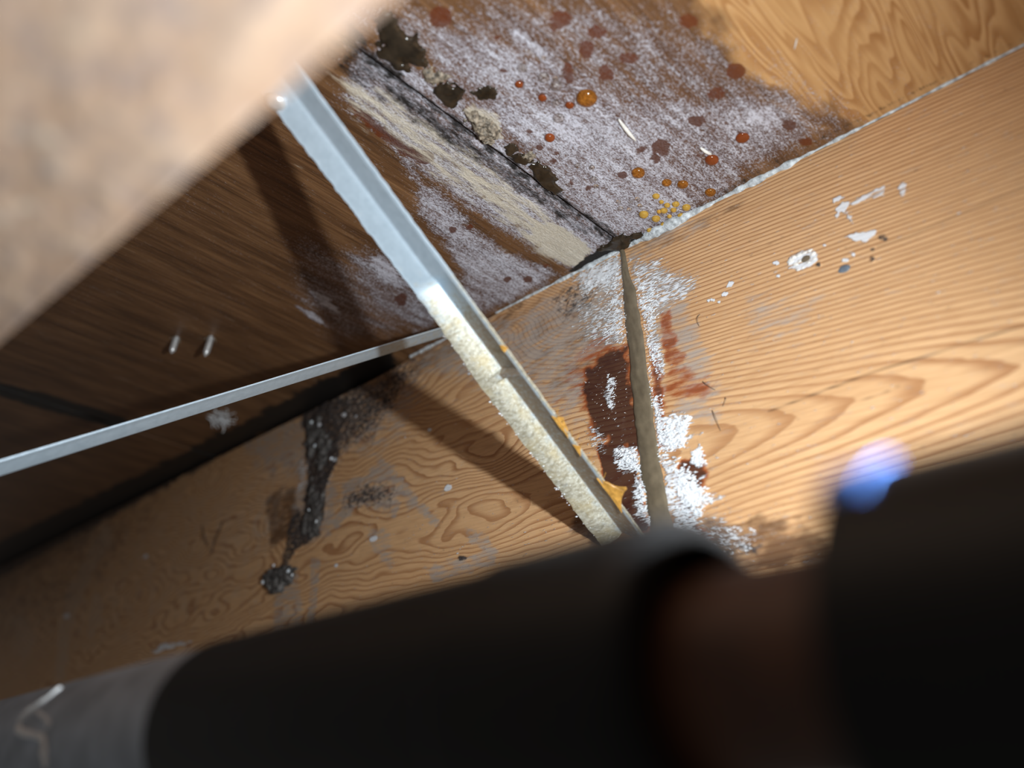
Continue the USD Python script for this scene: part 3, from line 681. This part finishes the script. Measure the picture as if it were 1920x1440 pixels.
# ------------------------------------------------------------------ near joist, close above the camera
def near_joist():
    ring = []
    r0, r1, y0, y1, z0, z1 = .0007, .004, -.047, NEAR, BOT, H - .0006
    for cy, cz, a0, r in ((y1 - r0, z0 + r0, -90, r0), (y1 - .001, z1 - .001, 0, .001), (y0 + .001, z1 - .001, 90, .001), (y0 + r1, z0 + r1, 180, r1)):
        for k in range(8):
            a = math.radians(a0 + k * 90 / 7); ring.append((cy + r * math.cos(a), cz + r * math.sin(a)))
    ring = np.array(ring); dense = []
    for i in range(len(ring)):
        a, b = ring[i], ring[(i + 1) % len(ring)]; n = max(1, int(np.linalg.norm(b - a) / .006))
        dense += [a + (b - a) * t / n for t in range(n)]
    ring = np.array(dense); xs = graded(-3.0, .45, .004, (-.4, .2)); n = len(ring)
    V = np.array([[(x, *q) for q in ring] for x in xs]).reshape(-1, 3)
    w = (meshkit.fbm(V / np.array([.05, .012, .012]), 3, 6) - .5) * .0016
    V[:, 2] += w * (V[:, 2] < H - .02); V[:, 1] += w * (V[:, 2] < H - .02)
    V[:, 1] += near_face(V[:, 0]) - NEAR
    f = []
    i, j = np.meshgrid(np.arange(len(xs) - 1), np.arange(n), indexing="ij"); i, j = i.ravel(), j.ravel(); jn = (j + 1) % n
    q = np.stack([i * n + j, (i + 1) * n + j, (i + 1) * n + jn, i * n + jn], 1)
    c = len(V); V = np.vstack([V, V[:n].mean(0), V[-n:].mean(0)]); k = np.arange(n); kn = (k + 1) % n; o = (len(xs) - 1) * n
    Fq = np.vstack([q[:, [0, 2, 1]], q[:, [0, 3, 2]], np.stack([np.full(n, c), k, kn], 1)[:, ::-1], np.stack([np.full(n, c + 1), o + k, o + kn], 1)])
    mesh = trimesh.Trimesh(V, Fq, process=False)
    if mesh.volume < 0: Fq = Fq[:, ::-1]
    return V, Fq
obj("floor_joist", near_joist(), M_NEAR, None, True, label="out-of-focus rough tan joist across the upper left corner", category="joist")

# ------------------------------------------------------------------ steel bridging straps
def strap(a, b, prof, n, wear, edge=.0006, seed=0, thick=.0011):
    """A bent steel strap from a to b; its width lies along x. prof(s) gives (w, depth) points across; wear(s, k) the wear values."""
    a, b = np.array(a), np.array(b); d = (b - a) / np.linalg.norm(b - a); wdir = np.array([1.0, 0, 0]); nd = np.cross(d, wdir); nd = nd if nd[2] < 0 else -nd
    V, A = [], []
    for i in range(n):
        s = i / (n - 1); c = a + (b - a) * s; pr = np.array(prof(s), float); m = len(pr)
        e = edge * 2 * (meshkit.fbm(np.array([s * 90, 0, seed]), 3, seed) - .5); e2 = edge * 2 * (meshkit.fbm(np.array([s * 90, 5, seed]), 3, seed + 1) - .5)
        w = pr[:, 0].copy(); w[0] += e; w[-1] += e2 * .4
        f = c + w[:, None] * wdir + pr[:, 1:2] * nd; bk = f - nd * thick
        V += list(f) + list(bk[::-1]); A += [wear(s, k / (m - 1)) for k in list(range(m)) + list(range(m))[::-1]]
    r = 2 * m; F3 = []
    i, j = np.meshgrid(np.arange(n - 1), np.arange(r), indexing="ij"); i, j = i.ravel(), j.ravel(); jn = (j + 1) % r
    q = np.stack([i * r + j, (i + 1) * r + j, (i + 1) * r + jn, i * r + jn], 1)
    caps = [[k, k + 1, r - 2 - k] for k in range(m - 1)] + [[k, r - 2 - k, r - 1 - k] for k in range(m - 1)]
    caps = np.array(caps); F3 = np.vstack([q[:, [0, 1, 2]], q[:, [0, 2, 3]], caps[:, ::-1], caps + (n - 1) * r])
    V = np.array(V)
    if trimesh.Trimesh(V, F3, process=False).volume < 0: F3 = F3[:, ::-1]
    return V, F3, np.array(A)
def sm(x, a, b):
    t = min(1, max(0, (x - a) / (b - a))); return t * t * (3 - 2 * t)
A1, B1 = np.array([-.330, NEAR + .002, .372]), np.array([-.330, W - .003, .150])
TOP1 = np.array([-.330, near_face(-.330) + .001, .372 + (NEAR + .002 - near_face(-.330) - .001) * (.214 / .363)])
LONG = np.linalg.norm(B1 - TOP1) / np.linalg.norm(B1 - A1)
def prof1(s):
    g = sm(s, .470, .490); dp = .0030 + .0068 * g - .0020 * sm(s, .664, .668); v = -.0050 * g; lf = -.0175 - .0040 * sm(s, .5, .7)
    if .655 < s < .664: dp *= .45
    return [(lf, 0), (-.014, -.0009), (v - .004, -dp * .62), (v - .001, -dp), (v, -dp * 1.02), (v + .001, -dp), (.0140, -.0002), (.0155, .0006), (.0175, .0002)]
def wear1(s, k):
    return (s, .15 + .62 * sm(s, .40, .60) * (1 - .55 * sm(k, .30, .45) * (k < .95)), .14 + .50 * sm(k, .38, .5) * (1 - sm(k, .76, .86)) * sm(s, .45, .6))  # last value: brown painted in as shade inside the groove
front = thing("bridging_strap", "wide corroded steel bridging strap crossing in front, crusted white along its lower half", "metal strap")
V, F3, A = strap(TOP1, B1, lambda s: prof1(1 - (1 - s) * LONG), 270, lambda s, k: wear1(1 - (1 - s) * LONG, k), .0013, 3)
obj("strap_body", (V, F3), M_STEEL, front, 40, {"wear": A})

def tab(y, z, x, face, parent):
    """The bent end of a strap, nailed flat to a joist face (face: +1 looks across the bay)."""
    b = trimesh.creation.box((.034, .0012, .030)); b.apply_translation((x, y + face * .0006, z))
    obj("nailing_tab", b, M_STEEL, parent)
    n = trimesh.creation.cylinder(.0042, .0018, sections=24); n.apply_transform(trimesh.transformations.rotation_matrix(math.pi / 2, [1, 0, 0])); n.apply_translation((x + .004, y + face * .0018, z))
    obj("nail_head", n, M_NAIL, parent, 40)
tab(near_face(-.330), .383, -.330, 1, front); tab(W, .126, -.330, -1, front)
dn = (B1 - A1) / np.linalg.norm(B1 - A1); nrm = np.cross(dn, [1, 0, 0]); nrm = nrm if nrm[2] < 0 else -nrm
def on_strap(s, w, n=0.0):
    return A1 + (B1 - A1) * s + np.array([w, 0, 0]) + nrm * n
def rivet(s, w, r, mat):
    obj("rivet_dimple", lump(on_strap(s, w, .0008), r, (1, 1, .55), .05, 1, 3), mat, front, True, label="pale round dimple near the strap's upper end")
rivet(.165, -.0125, .0058, M_NAIL)
def torn(s0, outline, mat, label=None):
    """A thin torn flake stuck to the strap's right edge: outline in (along, out) millimetres."""
    from shapely.geometry import Polygon
    m3 = trimesh.creation.extrude_polygon(Polygon(outline), .7, engine="earcut"); m3 = m3.subdivide().subdivide()
    v = np.array(m3.vertices) / 1000; k = meshkit.fbm(v * 260, 3, int(s0 * 100)) - .5
    c = on_strap(s0, .0165)
    P = c + v[:, :1] * dn + v[:, 1:2] * np.array([1.0, 0, 0]) + (v[:, 2:] + k[:, None] * .003 - v[:, 1:2] * .25) * nrm
    obj("torn_flake", (P, np.array(m3.faces)), mat, front, 30, None, label)
torn(.90, [(-13, -2), (-9, 1.0), (-6, 3.2), (-3, 5), (-1, 8), (1, 11.5), (3, 11), (4, 8.5), (6, 6), (9, 3), (14, 0), (18, -2)], M_FLAKE, "amber torn flake on the strap's right edge")
torn(.765, [(-9, -1.5), (-6, 1.6), (-4, 4.2), (-2.5, 3), (0, 3.5), (2, 2.2), (5, 1.2), (10, -1.5)], M_FLAKE)
torn(.81, [(-4, -1.5), (-1, 1.5), (1, 1.2), (6, -1.5)], M_FLAKE)
torn(.615, [(-3, -1.5), (-1, 1.2), (1.5, 2.2), (3, -1)], M_FLAKE)
hairs = []
for s0, w, L in [(.745, .017, 6), (.752, .017, 7), (.76, .017, 5), (.79, .017, 7), (.797, .017, 6), (.81, .017, 5), (.835, .017, 6), (.845, .017, 6), (.86, .017, 5), (.875, .017, 5)]:
    a = on_strap(s0, w, -.0004); dirv = np.array([1.0, 0, 0]) * rng.uniform(.6, 1) - dn * rng.uniform(.1, .9) + nrm * rng.uniform(-.4, .4)
    dirv /= np.linalg.norm(dirv); b2 = a + dirv * L / 1000 * .5 + nrm * .0006; hairs.append(tube(curve([a, b2, a + dirv * L / 1000 - dn * .001], 8), np.linspace(.00035, .00012, 8), 5))
obj("torn_fibres", join(hairs), M_FLAKE, front, True, kind="stuff", label="fine frayed fibres along the strap's right edge")
fuzz = []
for _ in range(60):
    s0 = .56 + .42 * rng.uniform(); side = -.0178 - .0040 * sm(s0, .5, .7) + .0013 * rng.normal()
    fuzz.append(lump(on_strap(s0, side, rng.uniform(-.0012, .0004)), rng.uniform(.0002, .00075), (1.4, 1, .7), .5, int(rng.integers(50)), 1))
obj("salt_crust", join(fuzz), M_SALT, front, kind="stuff", label="white crust along the strap's left edge")

A2, B2 = np.array([-.541, near_face(-.541) + .003, .129 - .808 * (NEAR - near_face(-.541))]), np.array([-.541, W - .014, H - .004])
def prof2(s):
    f = .0066; return [(-.0190, 0), (-.011, f * .42), (-.0012, f), (.0012, f), (.011, f * .42), (.0172, f * .08), (.0190, f * .14)]
def wear2(s, k):
    spots = max(math.exp(-((s - q) / .014) ** 2) * a for q, a in ((.28, .62), (.49, .5), (.515, .45), (.56, .4), (.64, .35), (.74, .4)))
    return (s, .18 + .25 * sm(s, .6, .9), .06 + .8 * spots * sm(1 - abs(k - .36) / .2, 0, 1))
rear = thing("bridging_strap", "thin bright steel bridging strap running left behind the wide corroded one", "metal strap")
V, F3, A = strap(A2, B2, prof2, 240, wear2, .0006, 9)
obj("strap_body", (V, F3), M_STEEL, rear, 40, {"wear": A})
tab(near_face(-.541), .127, -.541, 1, rear)

# ------------------------------------------------------------------ drain pipe in the foreground
PY, PU, SL = .1337, .0248, .058
def pipe_piece(name, x0, x1, r, mat, label=None, bevel=.002, inner=None, seg=72, wav=0.0):
    """A lathed length of pipe along x: an outside with rounded rims and open, thick ends."""
    ri = inner or r * .82
    prof = [(x0, ri)] + [(x0 + bevel - bevel * math.cos(a), r - bevel + bevel * math.sin(a)) for a in np.linspace(0, math.pi / 2, 7)]
    mid = np.linspace(x0 + bevel, x1 - bevel, max(3, int((x1 - x0) / .02)))[1:-1]
    prof += [(x, r) for x in mid] + [(x1 - bevel + bevel * math.sin(a), r - bevel + bevel * math.cos(a)) for a in np.linspace(0, math.pi / 2, 7)] + [(x1, ri)]
    prof = np.array(prof); n = len(prof); g = np.arange(seg) * 2 * math.pi / seg
    V = np.stack([np.repeat(prof[:, 0:1], seg, 1), PY + prof[:, 1:2] * np.cos(g), PU + SL * prof[:, 0:1] + prof[:, 1:2] * np.sin(g)], -1).reshape(-1, 3)
    i, j = np.meshgrid(np.arange(n), np.arange(seg), indexing="ij"); i, j = i.ravel(), j.ravel(); jn = (j + 1) % seg; i2 = (i + 1) % n
    q = np.stack([i * seg + j, i2 * seg + j, i2 * seg + jn, i * seg + jn], 1); Fq = np.vstack([q[:, [0, 1, 2]], q[:, [0, 2, 3]]])
    if trimesh.Trimesh(V, Fq, process=False).volume < 0: Fq = Fq[:, ::-1]
    return obj(name, (V, Fq), mat, pipe, 35, None, label)
pipe = thing("drain_pipe", "out-of-focus black drain pipe with couplings across the bottom of the view", "pipe")
pipe_piece("pipe_length", -3.0, -.27, .0292, M_GREY, "grey length of pipe at the left")
pipe_piece("pipe_sleeve", -.286, -.125, .0300, M_PIPE, "black pipe sleeve")
pipe_piece("coupling", -.140, -.084, .0312, M_PIPE, "black coupling with a rounded grey-lit rim", bevel=.006)
pipe_piece("inner_pipe", -.11, -.035, .0188, M_BROWN, "orange-brown inner pipe showing between the black couplings")
pipe_piece("hub", -.052, .35, .0300, M_PIPE, "black pipe hub at the right", bevel=.002)
def tape_scrap(x0, x1, a0, a1, r, t=.0004):
    xs2, an = np.linspace(x0, x1, 6), np.radians(np.linspace(a0, a1, 16))
    X2, T2 = np.meshgrid(xs2, an, indexing="ij")
    at = lambda rr: np.stack([X2, PY + rr * np.cos(T2), PU + SL * X2 + rr * np.sin(T2)], -1)
    o, inn = at(r + t), at(r - .0004)
    i, j = np.meshgrid(np.arange(5), np.arange(15), indexing="ij"); a = (i * 16 + j).ravel(); q = np.stack([a, a + 16, a + 17, a + 1], 1)
    rim = np.concatenate([np.arange(16), np.arange(1, 6) * 16 + 15, 80 + np.arange(14, -1, -1), np.arange(4, 0, -1) * 16]); rn = np.roll(rim, -1)
    f = np.vstack([q, q[:, ::-1] + 96, np.stack([rim, rn, rn + 96, rim + 96], 1)[:, ::-1]])
    f = np.vstack([f[:, [0, 1, 2]], f[:, [0, 2, 3]]]); v = np.vstack([o.reshape(-1, 3), inn.reshape(-1, 3)])
    return v, (f if trimesh.Trimesh(v, f, process=False).volume > 0 else f[:, ::-1])
obj("tape_scrap", tape_scrap(-.0522, -.0445, 92, 140, .0300), M_BLUE, pipe, 35, None, "blue scrap of tape on the rim of the right hub")

# ------------------------------------------------------------------ small things
def nail(px, py, length, lean, label):
    c = on_ceiling(px, py); t = thing("nail", label, "nail", c, "nail points through the subfloor")
    p = np.array([[0, 0, .004], [0, 0, -.2 * length], [lean * .4, 0, -.6 * length], [lean * .8, 0, -.85 * length], [lean, 0, -length]])
    obj("shank", tube(curve(p, 14), [.0036] * 9 + [.0033, .0028, .0020, .0011, .0003], 12), M_NAIL, t, True, local=True)
    sp = []
    for k in range(5):
        a = k * 1.3 + px; q = np.array([.004 * math.cos(a), .004 * math.sin(a), .001]); sp.append(tube(np.array([q, q * 1.2 + [0, 0, -.003], q * 1.7 + [0, 0, -.005 - .001 * (k % 2)]]), [.0009, .0006, .0002], 6))
    obj("splintered_rim", join(sp), M_FIBRE, t, True, local=True)
nail(331, 633, .020, -.001, "left one of two pale nail points sticking down through the dark plywood")
nail(396, 632, .024, -.002, "right one of two pale nail points sticking down through the dark plywood")

web = thing("cobweb", "small tuft of pale cobweb hanging below the thin strap near the joist", "cobweb")
c0 = on_ceiling(405, 779); r2 = np.random.default_rng(3); strands = []
for k in range(34):
    a = c0 + r2.normal(0, .006, 3) * [1.6, 1, .2]; d = np.array([r2.uniform(-.2, .9), r2.uniform(.1, .6), -r2.uniform(.1, .5)]) * r2.uniform(.015, .034)
    strands.append(tube(curve([a, a + d * .5 + r2.normal(0, .002, 3), a + d + r2.normal(0, .003, 3)], 8), .00055, 5))
obj("strands", join(strands), M_WEB, web, True, kind="stuff")
def on_pipe(px, py, r=.0296):
    """Where a line of sight meets the pipe."""
    d = ray(px, py); k = np.array([d[1], d[2] - SL * d[0]]); o = np.array([PY, PU])
    aa, bb, cc = k @ k, -2 * k @ o, o @ o - r * r; disc = max(bb * bb - 4 * aa * cc, 0)
    return d * ((-bb - math.sqrt(disc)) / (2 * aa))
thr = thing("cobweb", "pale cobweb thread stuck on the grey pipe in the lower left corner", "cobweb")
pts = [on_pipe(*q) for q in [(112, 1290), (75, 1320), (45, 1345), (36, 1368), (60, 1378), (80, 1385), (84, 1410), (88, 1438)]]
obj("thread", tube(curve(pts, 60), .0016 * (.5 + meshkit.fbm(np.stack([np.linspace(0, 14, 60), np.zeros(60), np.zeros(60)], -1), 2, 4)), 7), M_WEB, thr, True)
pts = [on_pipe(*q) for q in [(70, 1335), (84, 1346), (92, 1356), (88, 1362)]]
obj("thread", tube(curve(pts, 24), .0009, 6), M_WEB, thr, True)

# resin and sealant that came through the seam: parts of the ceiling
for k, (poly, hgt) in enumerate([([(690, 53), (720, 20), (750, 33), (760, 63), (780, 73), (803, 90), (797, 127), (783, 133), (750, 123), (713, 103)], .0022),
                  ([(810, 167), (838, 147), (863, 160), (867, 187), (847, 200), (827, 187)], .0016), ([(880, 173), (907, 160), (933, 167), (930, 187), (903, 190)], .0012),
                  ([(993, 310), (1010, 297), (1033, 320), (1056, 356), (1040, 364), (1014, 342)], .0016), ([(943, 275), (963, 268), (976, 283), (958, 294)], .0014),
                  ([(955, 292), (985, 288), (1000, 305), (985, 314), (965, 308)], .0014), ([(1120, 468), (1150, 446), (1172, 440), (1205, 436), (1178, 462), (1165, 470)], .0020)]):
    obj("resin_patch", patch(poly, "ceiling", hgt, k, .3, 34, .006), M_RESIN, ceiling, True, label="dark glossy resin patches along the seam" if k == 0 else None)
for k, (poly, hgt) in enumerate([([(868, 205), (905, 212), (930, 232), (938, 256), (924, 268), (905, 258), (886, 234)], .0040), ([(795, 130), (830, 130), (850, 142), (835, 150), (812, 160), (798, 150)], .0016),
                                 ([(975, 290), (1000, 285), (1008, 296), (992, 308)], .0014)]):
    obj("crumbled_sealant", patch(poly, "ceiling", hgt, 20 + k, .8, 44, .004), M_CRUSTY, ceiling, True)

# drops
def drop(px, py, r, mat, name, label, category, group=None, flat=.62):
    c = on_ceiling(px, py); rad = r * depth_of(c) / F * 1.12
    s = trimesh.creation.icosphere(3, 1.0); v = s.vertices * np.array([rad, rad * 1.05, rad * flat]); v[:, 2] = np.where(v[:, 2] > .15 * rad, .15 * rad, v[:, 2])
    v = v * (1 + .10 * (meshkit.fbm(s.vertices * 1.2 + px, 2, 3)[:, None] - .5)) + c + [0, 0, -.0003]
    obj(name, (v, s.faces), mat, None, True, None, label, category, group)
drop(1100, 183, 17, M_AMBER, "resin_drop", "largest glossy amber resin drop on the frosty ceiling, with a pale glint", "drop")
drop(1197, 323, 11, M_AMBER, "resin_drop", "amber resin drop on the frosty ceiling beside a smaller red spot", "drop", flat=.7)
drop(1048, 220, 9.5, M_CLEAR, "resin_drop", "pinkish clear drop alone on bright frost below the cluster of clear drops", "drop", flat=.8)
drop(1031, 257, 8.5, M_RUST, "resin_drop", "brown-red drop just left of the brightest frost, beside the seam patches", "drop", flat=.8)
drop(1335, 299, 11, M_RUST, "resin_drop", "dark amber drop nearest to a white sliver on the frosty ceiling", "drop")
drop(1332, 360, 9, M_AMBER, "resin_drop", "amber drop almost touching the pale bead along the joist", "drop")
drop(1392, 258, 11, M_RUST, "resin_drop", "flat amber drop at the right edge of the frost", "drop", flat=.4)
for q, w in [((1250, 342, 8), "left"), ((1280, 345, 9), "right")]: drop(*q, M_AMBER, "resin_drop", f"{w} one of two amber drops side by side above the golden drops", "drop", "pair of amber drops")
for q in [(980, 127, 8), (1020, 144, 9.5), (1043, 160, 10), (1042, 147, 5), (1043, 192, 7), (1020, 108, 4)]: drop(*q, M_CLEAR, "clear_drop", "small clear drop on reddish frosted wood near the top of the view", "drop", "clear drops on reddish wood", .75)
for q, w in [((973, 158, 7), "leftmost"), ((1017, 183, 7), "middle"), ((1068, 197, 7), "rightmost")]: drop(*q, M_RUST, "red_drop", f"{w} of three small red drops in a row near the clear drops", "drop", "red drops on reddish wood", .5)
for q in [(1230, 367, 6), (1207, 401, 8), (1230, 409, 7), (1245, 394, 6), (1267, 382, 6), (1263, 393, 5), (1277, 404, 6), (1245, 421, 6), (1218, 431, 5), (1224, 430, 4), (1287, 388, 7), (1285, 403, 5), (1251, 384, 5), (1236, 396, 4), (1255, 405, 4), (1240, 378, 4), (1258, 413, 4)]:
    drop(*q, M_GOLD, "golden_drop", "tiny golden drop in the cluster beside the pale mineral bead at the corner", "drop", "golden drops clustered at the corner", .8)
for q in [(1163, 390, 5), (1160, 377, 4), (1182, 377, 4), (1180, 392, 4), (1110, 313, 5), (1083, 310, 5), (1113, 335, 6), (1118, 348, 4), (1200, 385, 4), (1195, 372, 4)]:
    drop(*q, M_CLEAR, "water_drop", "tiny pale drop on the frost between the seam and the golden drops", "drop", "tiny pale drops on the frost", .8)
def sliver(a, b, w, label, cat="sliver"):
    p, q = on_ceiling(*a), on_ceiling(*b); r = w * depth_of(p) / F / 2
    c = curve([p, (p + q) / 2 + [0, 0, -r * .5], q], 14); c[:, 2] -= r * .6
    obj("wood_sliver", tube(c, r * np.sqrt(np.clip(np.sin(np.linspace(.05, .97, 14) * math.pi), .03, 1)), 8), M_SPLINT, None, True, None, label, cat)
sliver((1160, 222), (1192, 262), 8, "longer white sliver lying on the bright frost")
sliver((1313, 275), (1334, 288), 7, "short white sliver on the frost next to a dark amber drop")
sliver((1494, 72), (1489, 92), 3, "fine pale splinter on the clean tan plywood")
